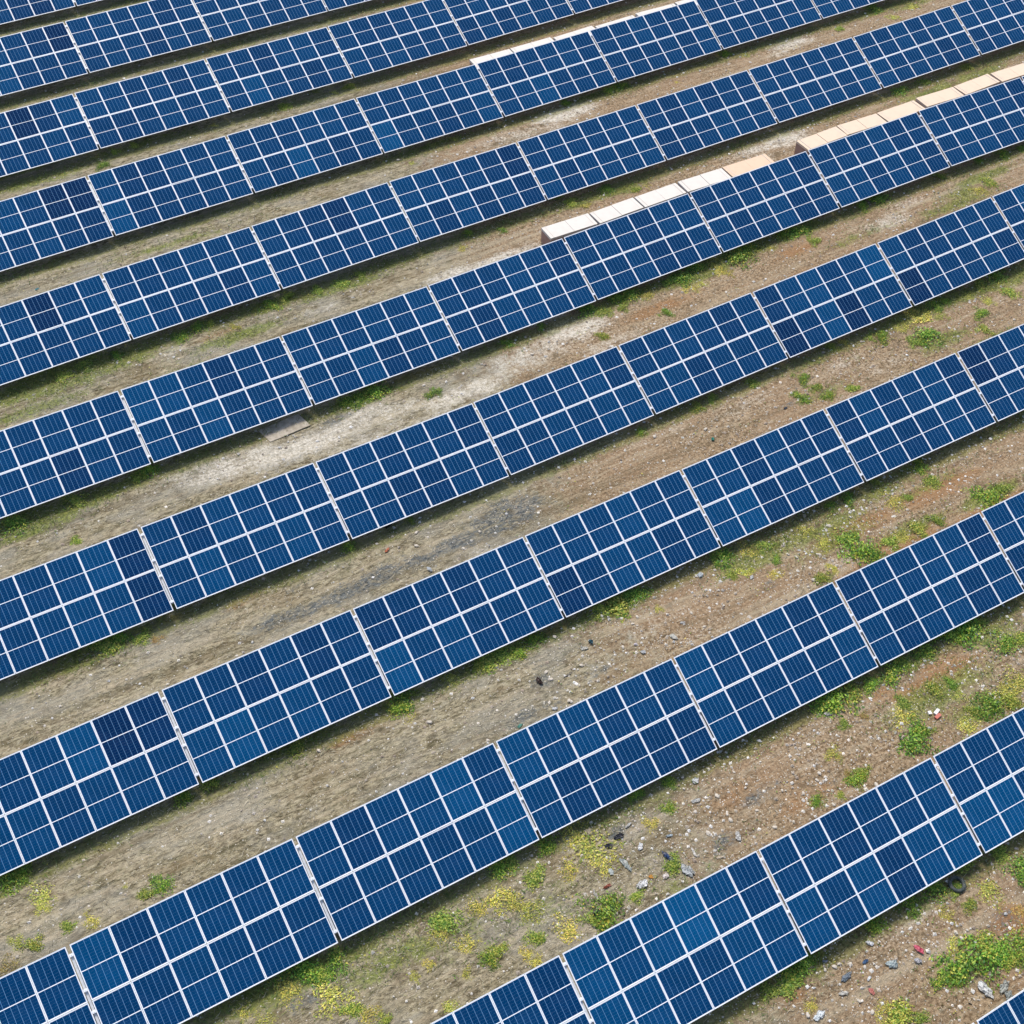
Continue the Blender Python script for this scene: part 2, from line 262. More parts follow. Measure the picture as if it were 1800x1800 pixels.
gm.polygons.foreach_set('use_smooth', np.ones(nq, bool))
def look(name, xs, ys):
    """bilinear lookup of a soil field"""
    G = FV[FN.index(name)].reshape(ny, nx); i = np.clip(np.searchsorted(gx, xs)-1, 0, nx-2); j = np.clip(np.searchsorted(gy, ys)-1, 0, ny-2)
    return G[j, i]
g = N('soil'); P = g.n('ShaderNodeNewGeometry').outputs['Position']
big = g.noise(P, .22, 4, .6); mid = g.noise(P, 1.3, 6, .65); fine = g.noise(P, 9, 6, .72); grit = g.noise(P, 34, 3, .7)
streak = g.noise(P, 3.2, 6, .7, (.16, 1.5, 1)); streak2 = g.noise(P, 10, 5, .75, (.42, 1., 1), (5, 3, 0))
A = {k: g.attr(k) for k in FN}
def broken(f, lo, hi, w=.55):   # ragged edged patch from a smooth field
    s = g.math('ADD', f, g.math('MULTIPLY', g.math('SUBTRACT', g.math('ADD', g.math('MULTIPLY', mid, .55), g.math('MULTIPLY', fine, .45)), .5), w*2)); return g.step(s, lo, hi)
soil = g.mix(g.step(fine, .36, .64), (.11, .080, .052), (.40, .315, .225))
soil = g.mix(g.step(big, .4, .62, 0, .45), soil, (.30, .22, .155))
strawc = g.mix(g.step(streak2, .40, .60), (.085, .072, .048), (.37, .33, .24))
strawc = g.mix(g.step(mid, .4, .65, 0, .45), strawc, (.20, .185, .125)); tuft = g.noise(P, 4.5, 6, .75, (.5, 1.2, 1), (9, 1, 0)); strawc = g.mix(g.step(tuft, .50, .64, 0, .7), strawc, (.45, .41, .31)); strawc = g.mix(g.step(tuft, .48, .36, 0, .75), strawc, (.085, .08, .05))
b2 = g.noise(P, .55, 5, .65, (.6, 1, 1), (31, 7, 0)); strawc = g.mix(g.step(b2, .46, .62, 0, .6), strawc, (.27, .26, .225)); strawc = g.mix(g.step(b2, .46, .34, 0, .55), strawc, (.17, .135, .085))
c = g.mix(broken(A['straw'], .35, .65, .6), soil, strawc)
c = g.mix(g.step(streak, .48, .66, 0, .5), c, (.43, .37, .28))
lane = g.noise(P, 1., 5, .65, (.05, 1.5, 1), (3, 9, 0)); c = g.mix(g.step(lane, .53, .66, 0, .5), c, (.44, .39, .30)); c = g.mix(g.step(lane, .46, .34, 0, .5), c, (.13, .11, .075))
c = g.mix(g.math('MULTIPLY', broken(A['rust'], .2, .55), .6), c, g.mix(fine, (.22, .12, .065), (.36, .22, .13)))
c = g.mix(g.math('MULTIPLY', broken(A['pale'], .25, .8, .8), g.step(g.noise(P, 5., 6, .8, (.7, 1.3, 1), (12, 3, 0)), .38, .55, .3, .9)), c, g.mix(g.step(fine, .3, .62), (.33, .30, .245), (.68, .645, .57)))
c = g.mix(g.math('MULTIPLY', broken(A['ash'], .22, .55, 1.3), g.step(g.noise(P, 6., 6, .8, (.6, 1.3, 1), (2, 8, 0)), .40, .56, .15, .95)), c, g.mix(g.step(fine, .35, .65), (.020, .028, .036), (.17, .18, .175)))
gr = g.mix(g.step(fine, .35, .68), (.07, .10, .028), (.26, .29, .10))
c = g.mix(g.math('MULTIPLY', broken(A['green'], .2, .5, .7), .72), c, gr)
c = g.mix(g.math('MULTIPLY', broken(g.math('MULTIPLY', A['edge'], .8), .3, .65, .9), .65), c, g.mix(g.step(fine, .38, .62), (.06, .075, .025), (.20, .20, .08)))
# grit and pebbles
vor = g.n('ShaderNodeTexVoronoi'); vor.inputs['Scale'].default_value = 11; g.l(P, vor.inputs['Vector']); vor.inputs['Randomness'].default_value = 1
peb = g.math('MULTIPLY', g.math('LESS_THAN', vor.outputs['Distance'], .26), g.math('GREATER_THAN', g.math('ADD', g.n('ShaderNodeSeparateColor').outputs[0], 0.), -1.))
sc = [n for n in g.t.nodes if n.bl_idname == 'ShaderNodeSeparateColor'][0]; g.l(vor.outputs['Color'], sc.inputs[0])
peb = g.math('MULTIPLY', peb, g.step(g.math('ADD', sc.outputs[0], g.math('MULTIPLY', A['stony'], .4)), .84, .9))
c = g.mix(g.math('MULTIPLY', peb, .8), c, g.mix(sc.outputs[1], (.45, .40, .33), (.75, .72, .66)))
c = g.mix(g.step(grit, .30, .46, .7, 0), c, (.055, .047, .038)); c = g.mix(g.step(mid, .30, .47, .45, 0), c, (.10, .085, .06))
hs = g.n('ShaderNodeHueSaturation'); g.l(c, hs.inputs['Color']); hs.inputs['Saturation'].default_value = 1.22; hs.inputs['Value'].default_value = 1.13; c = hs.outputs[0]
bp = g.n('ShaderNodeBump'); bp.inputs['Strength'].default_value = .9; bp.inputs['Distance'].default_value = .05
g.l(g.math('ADD', g.math('ADD', fine, g.math('MULTIPLY', grit, .5)), g.math('ADD', streak2, g.math('MULTIPLY', peb, .4))), bp.inputs['Height']); g.l(bp.outputs[0], g.b.inputs['Normal'])
g.set(Base_Color=c, Roughness=.95); g.b.inputs['Specular IOR Level'].default_value = .1
gm.materials.append(g.m)
tag(link('ground', gm), kind='structure')

# ---------------------------------------------------------------- solar tables
ct, st = math.cos(TILT), math.sin(TILT)
TM = Matrix(((1,0,0,0),(0,ct,-st,0),(0,st,ct,ZS),(0,0,0,1)))     # table plane in the thing's own frame
V, F = [], []; hw, hh = MW/2-.004, MH/2-.004
box(V, F, -hw, hw, -hh, hh, -.012, -.004)
pm = mesh('solar_panel', V, F, M_cells); ul = pm.uv_layers.new(name='UVMap')
for lp in pm.loops:
    w = pm.vertices[lp.vertex_index].co; ul.data[lp.index].uv = (w.x, w.y)
V, F = [], []; l = .013; hw, hh = MW/2, MH/2
box(V, F, -hw, hw, -hh, -hh+l, -.035, .0); box(V, F, -hw, hw, hh-l, hh, -.035, .0)
box(V, F, -hw, -hw+l, -hh+l, hh-l, -.035, .0); box(V, F, hw-l, hw, -hh+l, hh-l, -.035, .0)
fm = mesh('panel_frame', V, F, M_frame)
def cee(w, d, t=.004, cy=0):        # lipped channel profile
    return [(cy-w/2,-d),(cy+w/2,-d),(cy+w/2,-d+.018),(cy+w/2-t,-d+.018),(cy+w/2-t,-d+t),(cy-w/2+t,-d+t),(cy-w/2+t,-t),(cy+w/2-t,-t),(cy+w/2-t,-.018),(cy+w/2,-.018),(cy+w/2,0),(cy-w/2,0)]
V, F = [], []; prof(V, F, cee(.055, .045), 'x', -TW/2-GAP/2+.002, TW/2+GAP/2-.002); purl = mesh('purlin', V, F, M_steel)
V, F = [], []; prof(V, F, [(a, b) for a, b in cee(.075, .08)], 'y', -TH/2+.28, TH/2-.28); raft = mesh('rafter', V, F, M_steel)
RX = [-TW/2-GAP/2, -TW/6, TW/6]
def under(vv, off): # point on the table at slope position vv, off below the surface, in the thing's frame
    return (vv*ct+off*st, ZS+vv*st-off*ct)
(fy, fz), (by, bz) = under(-.80, .215), under(1.15, .215)
V, F = [], []; prof(V, F, [(-.04,-.03),(.04,-.03),(.04,.03),(-.04,.03)], 'z', -.5, fz); postf = mesh('post', V, F, M_steel)
V, F = [], []; prof(V, F, [(-.04,-.03),(.04,-.03),(.04,.03),(-.04,.03)], 'z', -.5, bz); postb = mesh('post', V, F, M_steel)
V, F = [], []; my, mz = under(.2, .23); bar(V, F, (.045, by-.02, .2), (.045, my, mz), .035, .035); brc = mesh('brace', V, F, M_steel)
V, F = [], []; box(V, F, -GAP/2+.002, GAP/2-.002, -.045, .045, -.022, .0); box(V, F, -.012, .012, -.012, .012, .0, .012); clampm = mesh('clamp', V, F, M_frame)
PV = [-1.39, -.31, .35, 1.44]
def P4(x=0, y=0, z=0): return Matrix.Translation((x, y, z))
def make_table():
    root = link('solar_table', None)
    for j in range(2):
        for i in range(6):
            cx = -TW/2+MW/2+i*(MW+GX); cy = (MH+GY)/2*(1 if j == 0 else -1)
            p = link('solar_panel', pm, root, TM @ P4(cx, cy, 0)); link('panel_frame', fm, p)
    for a in PV: link('purlin', purl, root, TM @ P4(0, a, -.036)); link('clamp', clampm, root, TM @ P4(-TW/2-GAP/2, a, -.012))
    for a in RX:
        link('rafter', raft, root, TM @ P4(a, 0, -.083))
        link('post', postf, root, P4(a, fy, 0)); link('post', postb, root, P4(a, by, 0)); link('brace', brc, root, P4(a, 0, 0))
    return root
def copy_tree(o, parent=None):
    c = o.copy(); S.collection.objects.link(c); c.parent = parent
    for ch in o.children: copy_tree(ch, c)
    return c
ORD = ['first', 'second', 'third', 'fourth', 'fifth', 'sixth', 'seventh', 'eighth', 'ninth', 'tenth', 'eleventh']
def rowname(r): return ORD[r] + ' row up'
# tones that stand out: (row, table) -> {(panel row from top, column): tone}
TONE = {(1,1): {(0,0):1.5,(0,1):1.15,(0,2):1.45,(0,3):1.9,(0,4):1.3,(1,0):1.5,(1,1):1.3,(1,4):1.3,(1,5):1.2},(1,2):{(1,0):1.4,(1,3):.8,(1,4):1.4,(1,5):1.5,(0,5):1.2,(1,2):1.4},(1,3):{(1,0):1.6,(1,1):1.7,(0,4):1.5},
 (2,1):{(0,0):1.5},(2,2):{(0,4):1.6,(0,3):1.2,(1,5):1.6,(0,2):1.1},(2,3):{(0,0):1.4,(0,1):1.1,(0,2):1.3},(2,4):{(0,0):1.4,(1,0):1.2},(2,5):{(0,0):.85,(0,5):.8},(2,6):{(1,0):.85},
 (3,0):{(0,2):1.1,(0,3):1.5,(0,4):.6,(0,5):.7,(1,4):1.1},(3,1):{(1,0):1.25,(1,1):1.6,(1,2):1.2,(1,3):1.3,(0,0):1.,(0,4):.8},(3,2):{(1,0):1.6,(1,2):1.3,(0,0):.8},(3,3):{(1,0):.7,(1,2):1.3,(1,3):1.25,(0,3):1.3},(3,4):{(1,0):1.3,(1,1):1.5,(0,5):.9,(1,2):.85},(3,6):{(0,0):.6},
 (4,0):{(0,4):1.4,(0,5):.7,(1,5):.7,(1,3):1.3},(4,1):{(1,1):1.4,(0,2):1.2,(1,4):1.3},(4,5):{(1,0):.6,(1,3):.65,(0,5):1.6,(1,2):1.4,(0,2):1.35,(0,1):1.2},(4,6):{(1,0):.6,(0,0):1.2},(4,7):{(0,1):1.4},
 (5,0):{(1,3):.75,(0,4):1.},(5,1):{(0,0):1.4,(0,1):1.35,(1,2):1.4,(0,3):.8},(5,2):{(1,2):1.3},(5,4):{},(5,5):{(0,4):1.1},(6,0):{(0,3):.6,(0,5):1.2},(6,1):{(1,0):1.3},(6,2):{(0,3):.7},(6,3):{(0,5):.7,(0,0):1.2},
 (7,0):{(0,4):.6,(0,5):.55,(0,2):1.3,(1,3):1.2},(7,1):{(1,0):1.5,(0,0):1.2},(7,2):{(1,2):1.6},(7,3):{(1,0):1.7,(1,5):1.3},(7,4):{(1,2):1.4},(7,5):{(0,2):1.2},(8,0):{(0,3):.6,(0,4):.85,(0,5):1.3},(8,1):{(0,0):1.2,(0,1):1.1},(8,2):{(1,1):1.5},
 (9,0):{(0,5):.6,(1,2):1.4},(9,1):{(0,0):1.1},(10,0):{(1,4):.7}}
proto = make_table()
boxed = {(5,3),(5,4),(5,6),(5,7),(7,4),(7,5)}
for k, (r, i, tx, ty, tz, dt, yaw, roll) in enumerate(TABLES):
    t = proto if k == 0 else copy_tree(proto)
    a = TILT+dt; cy_, sy_ = math.cos(yaw), math.sin(yaw)
    uu = Vector((cy_*math.cos(roll), sy_*math.cos(roll), math.sin(roll)))
    vv = Vector((-sy_*math.cos(a), cy_*math.cos(a), math.sin(a))); vv = (vv - uu*vv.dot(uu)).normalized(); nn = uu.cross(vv)
    A1 = Matrix((uu, vv, nn)).transposed(); A0 = Matrix(((1,0,0),(0,ct,st),(0,-st,ct))).transposed()
    Rm = A1 @ A0.transposed(); c0 = Vector((tx, ty, tz+ZS)); t.matrix_world = Matrix.Translation(c0 - Rm @ Vector((0,0,ZS))) @ Rm.to_4x4()
    n = len([1 for q in TABLES if q[0] == r])
    pos = ORD[i] + ' from the left'
    lab = 'blue solar table, ' + pos + ' in the ' + ORD[r] + ' row from the bottom'
    tag(t, lab, 'solar table', 'solar tables standing in long tilted rows')
    tones = TONE.get((r, i), {})
    pn = [c for c in t.children if c.name.startswith('solar_panel')]
    for q, p in enumerate(pn):
        j, cidx = divmod(q, 6)
        tn = tones.get((j, cidx), random.choice([.86, .95, 1., 1., 1., 1.05, 1.1, 1.16]) * random.uniform(.97, 1.03)); tn = 1+(tn-1)*.85 if tn < 1.2 else 1+(tn-1)*.75
        w = max(0, min(1, (tn-.7)/1.1))
        base = np.array((.0, .022, .085))*(1-w) + np.array((.0, .075, .20))*w
        if tn < .72: base = np.array((.0, .0185, .074))
        p.color = (*base, 1)
        p.matrix_basis = p.matrix_basis @ Matrix.Rotation(random.gauss(0, .0022), 4, 'X') @ Matrix.Rotation(random.gauss(0, .0022), 4, 'Y')

# ---------------------------------------------------------------- cartons of spare panels behind the rows
def carton(L, Wd, H, white):
    root = link('carton_stack', None)
    top = M_card_w if white else M_card_t
    V, F = [], []
    for s in (-1, 0, 1): box(V, F, s*L*.4-.05, s*L*.4+.05, -Wd/2, Wd/2, 0, .09)
    for q in range(5): yy = -Wd/2+.05+q*(Wd-.1)/4; box(V, F, -L/2, L/2, yy-.05, yy+.05, .09, .115)
    link('pallet', mesh('pallet', V, F, M_wood), root)
    V, F = [], []; box(V, F, -L/2+.01, L/2-.01, -Wd/2+.01, Wd/2-.01, .117, H-.12)
    link('carton', mesh('carton', V, F, M_card_side), root)
    V, F = [], []
    bv = .012
    for s in (-1, 1):
        x0, x1 = (-L/2, -.008) if s < 0 else (.008, L/2)
        box(V, F, x0, x1, -Wd/2, Wd/2, H-.14, H-random.uniform(0, .02))
    m = mesh('lid', V, F, top); lid = link('lid', m, root)
    V, F = [], []
    for s in (-1, 1): box(V, F, s*L*.43-.012, s*L*.43+.012, -Wd/2-.003, Wd/2+.003, .12, H+.003)
    link('strap', mesh('strap', V, F, M_tape), root)
    return root
BOX5 = [((951.2,399.5),(1033.7,373.8),1),((1036,373.8),(1112.5,346.2),1),((1115,346.2),(1187.5,320),1),((1191.2,318.8),(1268.5,294.5),1),((1269.5,294),(1345,268.7),0),
        ((1400,247.5),(1469.5,221.5),2),((1470.5,221),(1540,198.8),2),((1541.2,198.8),(1606.2,175),2),((1610,172.5),(1675,152),2),((1676.2,152),(1736.2,128.8),2),((1741.2,128.8),(1803,109),2)]
BOX7 = [((825,104.5),(895,85.5),1),((896.5,85),(967,64.5),1),((972.5,66),(1040,44.5),1),((1046,46),(1112,25.5),1),((1117,23.5),(1184,5),1),((1186,4),(1252,-14),1)]
for row, L in ((5, BOX5), (7, BOX7)):
    for k, (a, b, w) in enumerate(L):
        H = .92; A_ = at(*a, H); B_ = at(*b, H); ln = float(np.linalg.norm((B_-A_)[:2])); d = (B_-A_)/ln
        wd = .95; nrm = np.array((d[1], -d[0], 0)); c = (A_+B_)/2 + nrm*wd/2
        o = carton(ln-.015, wd, H, w == 1); o.location = (c[0], c[1], gh(c[0], c[1])); o.rotation_euler = (0, 0, math.atan2(d[1], d[0])+random.gauss(0, .004))
        n = len(L); pos = ORD[k]+' from the left'
        colr = {1: 'cream white', 0: 'tan', 2: 'pale peach'}[w]
        if w == 2:
            for ch in o.children:
                if ch.name.startswith('lid'): ch.data.materials[0] = M_card_t if False else (bpy.data.materials.get('peach_carton') or wear('peach_carton', (.72, .57, .43), .85, 0, .03, 2))
        tag(o, f'{colr} carton, {pos} in the line behind the {rowname(row)}', 'carton', 'cartons lined up behind the panel rows')

# ---------------------------------------------------------------- weeds one can tell apart
def leaves(n, R, size, hmax, up=.75, seed=0, tints=None, patchy=0):
    r = np.random.default_rng(seed)
    ang = r.uniform(0, 2*np.pi, n); rad = R*np.sqrt(r.uniform(0, 1, n))
    lob = 1 + .35*np.sin(ang*3+seed) + .2*np.sin(ang*5+seed*2); rad = rad*lob*.8
    X = rad*np.cos(ang); Y = rad*np.sin(ang)
    if patchy:
        k = np.clip(r.normal(0, R*.42, (patchy, 2)), -R*.75, R*.75); k[0] = 0; w = r.integers(0, patchy, n); X = k[w, 0]+np.clip(r.normal(0, R*.2, n), -R*.3, R*.3); Y = k[w, 1]+np.clip(r.normal(0, R*.2, n), -R*.3, R*.3); rad = np.hypot(X, Y)
    Zc = hmax*np.clip(1-(rad/R)**2*.8, .1, 1)*r.uniform(.25, 1., n)
    nrm = np.stack([r.normal(0, 1-up, n), r.normal(0, 1-up, n), np.full(n, up)], 1)+np.stack([X, Y, X*0], 1)*.4/R
    nrm /= np.linalg.norm(nrm, axis=1)[:, None]
    th = r.uniform(0, 2*np.pi, n); t = np.stack([np.cos(th), np.sin(th), X*0], 1); t -= (t*nrm).sum(1)[:, None]*nrm; t /= np.linalg.norm(t, axis=1)[:, None]
    b = np.cross(nrm, t); s = size*r.uniform(.5, 1.3, n)[:, None]; C = np.stack([X, Y, Zc+.015], 1)
    q = np.stack([C-t*s, C+b*s*.55-nrm*s*.18, C+t*s-nrm*s*.3, C-b*s*.55-nrm*s*.18], 1)
    i = r.integers(0, len(tints), n); col = np.array(tints)[i]*r.uniform(.7, 1.25, n)[:, None]
    if patchy:      # runners that tie the tufts to the root
        e = k*1.1; nn_ = np.stack([-e[:, 1], e[:, 0]], 1); nn_ = nn_/(np.linalg.norm(nn_, axis=1)[:, None]+1e-6)*.008; z_ = np.full((patchy, 1), .03)
        s_ = np.stack([np.hstack([-nn_, z_]), np.hstack([nn_, z_]), np.hstack([e+nn_, z_+.02]), np.hstack([e-nn_, z_+.02])], 1)[1:]
        q = np.concatenate([q, s_]); col = np.concatenate([col, np.tile([[.16, .17, .06]], (len(s_), 1))])
    return q, col
GT = [(.16, .31, .03), (.10, .22, .025), (.26, .42, .05), (.05, .13, .02)]
YT = [(.55, .50, .08), (.40, .43, .07), (.66, .58, .15), (.25, .32, .06), (.34, .30, .10)]
MT = [(.19, .29, .04), (.32, .39, .06), (.11, .20, .03), (.46, .45, .09)]
OT = [(.40, .24, .07), (.50, .38, .10), (.28, .18, .07), (.30, .28, .08)]
def weedmesh(kind, v):
    if kind == 'g': a = leaves(820, 1., .060, .32, .6, v, GT+GT+MT[:2]+YT[:1], 16)
    elif kind == 'm': a = leaves(700, 1., .062, .22, .65, v+20, MT, 9)
    elif kind == 'y': a = leaves(560, 1., .052, .12, .7, v+40, YT, 11)
    else: a = leaves(450, 1., .050, .12, .7, v+60, OT, 9)
    return quads('weed_clump', a[0], M_leaf, a[1]*1.3)
WM = {k: [weedmesh(k, v) for v in range(5)] for k in 'gmyo'}
CL = [(1065,1608,.75,'g'),(1040,1618,.45,'m'),(880,1525,.5,'g'),(900,1512,.45,'m'),(1187,1522,.4,'m'),(532,1702,.6,'g'),(587,1695,.45,'g'),(560,1712,.4,'m'),
(1512,968,.75,'g'),(1535,975,.5,'g'),(1365,985,.25,'g'),(1490,947,.4,'m'),(1467,1227,.85,'g'),(1445,1240,.5,'g'),(1500,1215,.5,'m'),(1530,1205,.4,'g'),(1570,1182,.6,'g'),(1592,1165,.45,'m'),(1625,1143,.55,'g'),(1697,1107,.8,'g'),(1670,1118,.6,'g'),(1720,1095,.4,'m'),(1765,1132,.55,'g'),(1790,1122,.4,'m'),(1590,1235,.35,'m'),(1610,1300,.75,'g'),(1625,1285,.4,'m'),(1587,1262,.45,'y'),(1740,1242,.6,'g'),(1715,1250,.4,'m'),(1775,1235,.4,'m'),(1700,1277,.5,'y'),(1465,1325,.4,'y'),(1480,1272,.3,'m'),(1520,1260,.25,'o'),(1672,1202,.3,'g'),(1787,1202,.55,'y'),(1765,1217,.4,'y'),(1687,1222,.45,'y'),(1640,1215,.4,'m'),
(1507,1372,.4,'g'),(1515,1357,.35,'m'),(1437,1410,.3,'g'),(1475,1397,.22,'m'),(1490,1362,.3,'o'),(1798,1537,.6,'g'),(1740,1565,.55,'y'),(1705,1592,.3,'m'),(1760,1590,.25,'o'),(1792,1600,.45,'o'),(1665,1610,.35,'y'),(1705,1697,.85,'g'),(1755,1675,.6,'g'),(1735,1665,.5,'m'),(1775,1685,.4,'m'),(1678,1665,.4,'y'),(1657,1725,.35,'g'),(1685,1722,.3,'g'),(1795,1662,.5,'g'),(1575,1785,.65,'m'),(1560,1795,.4,'y'),(1427,1770,.25,'y'),(1640,1563,.5,'g'),(1595,1588,.4,'g'),(1535,1628,.4,'g'),(1410,1697,.45,'g'),(1382,1708,.4,'g'),(1385,1732,.5,'m'),(1355,1738,.4,'m'),(1695,1525,.4,'m'),(1760,1500,.4,'m'),(1555,1770,.3,'y'),(1620,1790,.3,'m'),
(1177,1420,.28,'g'),(1177,1375,.3,'g'),(1117,1397,.3,'g'),(1035,1490,.75,'y'),(1060,1520,.5,'y'),(1010,1470,.5,'y'),(945,1545,.45,'m'),(930,1607,.45,'y'),(997,1640,.5,'y'),(942,1650,.4,'m'),(925,1680,.3,'y'),(962,1490,.4,'g'),(1000,1530,.4,'y'),(1120,1575,.35,'m'),(1145,1450,.3,'y'),(945,1690,.3,'y'),(905,1590,.4,'y'),
(875,1585,.6,'y'),(840,1600,.4,'y'),(780,1622,.55,'m'),(770,1640,.4,'y'),(875,1677,.4,'m'),(825,1660,.35,'y'),(860,1690,.3,'g'),(585,1755,.6,'y'),(505,1747,.5,'y'),(620,1772,.4,'m'),(645,1793,.4,'y'),(677,1797,.3,'m'),(465,1797,.4,'y'),(755,1700,.25,'y'),(820,1715,.3,'y'),(730,1720,.2,'y'),(790,1770,.3,'y'),(425,1775,.3,'y'),(500,1700,.4,'m'),
(15,1547,.55,'g'),(40,1535,.35,'g'),(72,1580,.45,'y'),(75,1595,.3,'y'),(287,1557,.35,'g'),(257,1575,.3,'m'),(160,1620,.3,'y'),(55,1662,.4,'m'),(27,1657,.3,'y'),(115,1632,.28,'m'),(320,1400,.35,'g'),(370,1380,.35,'m'),(220,1560,.12,'y'),(10,1700,.3,'o'),
(137,950,.3,'m'),(187,1132,.6,'m'),(205,1122,.4,'g'),(250,1120,.4,'m'),(25,922,.5,'g'),(275,1125,.25,'o'),(612,960,.3,'g'),(722,915,.2,'g'),(710,1232,.6,'g'),(700,1250,.4,'g'),(722,1262,.3,'y'),(860,1162,.55,'m'),(885,1150,.5,'m'),(840,1170,.4,'m'),(520,1315,.4,'m'),(792,1195,.3,'y'),(1080,1062,.7,'m'),(1115,1047,.5,'g'),(1060,1072,.5,'m'),(1157,1070,.2,'y'),(1270,978,.55,'g'),(1255,985,.3,'m'),(1320,972,.5,'y'),(1345,960,.4,'m'),(912,1147,.4,'g'),(937,1125,.4,'g'),(1310,1007,.4,'y'),(1285,1010,.3,'m'),
(1450,955,.4,'y'),(1417,935,.4,'y'),(1562,957,.4,'m'),(1612,932,.5,'m'),(1590,945,.4,'y'),(1645,915,.4,'m'),(1445,1017,.4,'m'),(1365,1012,.35,'y'),(1465,1000,.3,'y'),
(1412,667,.35,'g'),(1407,700,.35,'g'),(1435,682,.35,'m'),(1457,695,.3,'g'),(1500,685,.35,'m'),(1550,592,.4,'g'),(1530,595,.3,'m'),(1632,592,.6,'g'),(1610,600,.4,'m'),(1625,560,.6,'y'),(1590,575,.5,'y'),(1605,548,.5,'y'),(1655,555,.4,'y'),(1642,537,.45,'g'),(1660,530,.3,'g'),(1725,552,.4,'g'),(1732,580,.45,'m'),(1775,515,.5,'m'),(1750,485,.55,'g'),(1720,500,.5,'m'),(1700,520,.4,'y'),(1735,530,.4,'y'),(1462,610,.4,'m'),(1485,603,.3,'y'),(1540,850,.28,'m'),(1490,877,.4,'g'),(1575,882,.5,'y'),(1595,875,.3,'m'),(1740,875,.7,'g'),(1765,862,.4,'m'),(1642,847,.4,'m'),(1615,820,.4,'g'),(1460,890,.3,'g'),(1620,600,.3,'g'),
(1200,490,.65,'g'),(1220,472,.5,'g'),(1180,495,.4,'g'),(1300,455,.7,'g'),(1325,440,.4,'y'),(1262,472,.5,'y'),(1280,480,.35,'y'),(1140,520,.4,'y'),(1107,517,.6,'g'),(1085,525,.4,'g'),(1030,542,.5,'g'),(1062,547,.5,'m'),(1095,540,.4,'m'),(1210,505,.45,'y'),(1235,500,.3,'y'),(1060,590,.35,'m'),(1172,550,.28,'g'),(952,575,.25,'g'),(1127,760,.28,'g'),(1222,715,.4,'m'),(1250,700,.35,'m'),(1320,675,.35,'m'),
(762,692,.35,'g'),(660,687,.55,'g'),(630,700,.5,'g'),(610,707,.4,'g'),(475,537,.45,'g'),(505,522,.4,'m'),(600,500,.5,'m'),(630,485,.4,'m'),(560,510,.4,'m'),(825,600,.3,'m'),(890,605,.3,'g'),(350,575,.45,'g'),(320,592,.45,'g'),(372,570,.3,'m'),(205,625,.35,'g'),(150,640,.5,'m'),(112,662,.5,'m'),(262,827,.4,'g'),(412,575,.3,'y'),(240,840,.4,'m'),(130,880,.5,'m'),
(375,220,.25,'y'),(312,105,.2,'y'),(237,255,.35,'m'),(180,292,.35,'g'),(200,267,.35,'m'),(587,162,.25,'y'),(762,255,.3,'y'),(800,245,.35,'y'),(725,287,.2,'y'),(882,405,.25,'g'),(822,410,.3,'g'),(815,435,.3,'y'),(612,152,.4,'m'),(500,187,.4,'m'),(1090,152,.5,'g'),(1070,160,.4,'g'),(995,182,.3,'g'),(1275,95,.4,'g'),(1310,97,.3,'y'),(1172,135,.15,'y'),(1190,145,.15,'y'),(1067,335,.4,'g'),(1120,335,.35,'m'),(1135,327,.3,'y'),(1312,437,.5,'g'),(977,345,.35,'g'),(1007,357,.4,'m'),(1030,362,.3,'y'),(1477,52,.35,'m'),(1535,15,.5,'g'),(1605,12,.4,'y'),(1570,30,.35,'y'),(1540,350,.6,'g'),(1515,362,.4,'g'),(1400,407,.65,'g'),(1375,415,.4,'g'),(1432,422,.4,'m'),(1740,320,.5,'m'),(1720,335,.4,'y'),(1650,310,.4,'m'),(1720,283,.3,'g'),(1760,270,.4,'g'),(1795,262,.35,'g'),(1700,120,.45,'m'),(1582,160,.5,'g'),(1625,145,.4,'m'),(1357,435,.3,'y')]
def where(p):
    best = min(range(len(TABLES)), key=lambda k: ((TABLES[k][2]-p[0])/1.)**2 + (max(0, (TABLES[k][3]-1.5-p[1])) if p[1] < TABLES[k][3] else 9+(p[1]-TABLES[k][3]))**2*1.)
    t = TABLES[best]; dx = p[0]-t[2]
    side = 'left end' if dx < -2.2 else 'left half' if dx < -.7 else 'middle' if dx < .7 else 'right half' if dx < 2.2 else 'right end'
    d = t[3]-1.5-p[1]; near = 'close below' if d < .9 else 'midway below' if d < 2.4 else 'far below'
    return f'{near} {side} of {ORD[t[1]]} table, {rowname(t[0])}'
used = {}
KN = {'g': 'leafy green weed', 'm': 'mottled green weed', 'y': 'yellow leaved weed', 'o': 'rusty orange weed'}
for k, (px, py, R, kd) in enumerate(CL):
    p = at(px, py); o = link('weed_clump', WM[kd][k % 5])
    o.location = (p[0], p[1], p[2]-.01); o.rotation_euler = (0, 0, random.uniform(0, 6.28)); s = R*random.uniform(1.08, 1.28); o.scale = (s*1.15, s*.95, s*(.9 if R > .4 else 1.1))
    v = random.uniform(.85, 1.2); o.color = (v*random.uniform(.9, 1.1), v, v, 1)
    size = 'big ' if R > .58 else 'small ' if R < .33 else ''
    lab = size + KN[kd] + ' ' + where(p)
    used.setdefault(lab, []).append((p[0], o)); tag(o, lab, 'weed', 'weeds growing between the panel rows')
for lab, L in used.items():
    if len(L) > 1:
        L.sort(key=lambda q: q[0])
        for n, (_, o) in enumerate(L): o['label'] = lab + (', left' if n == 0 and len(L) == 2 else ', right' if len(L) == 2 else f', {ORD[n]} from left')
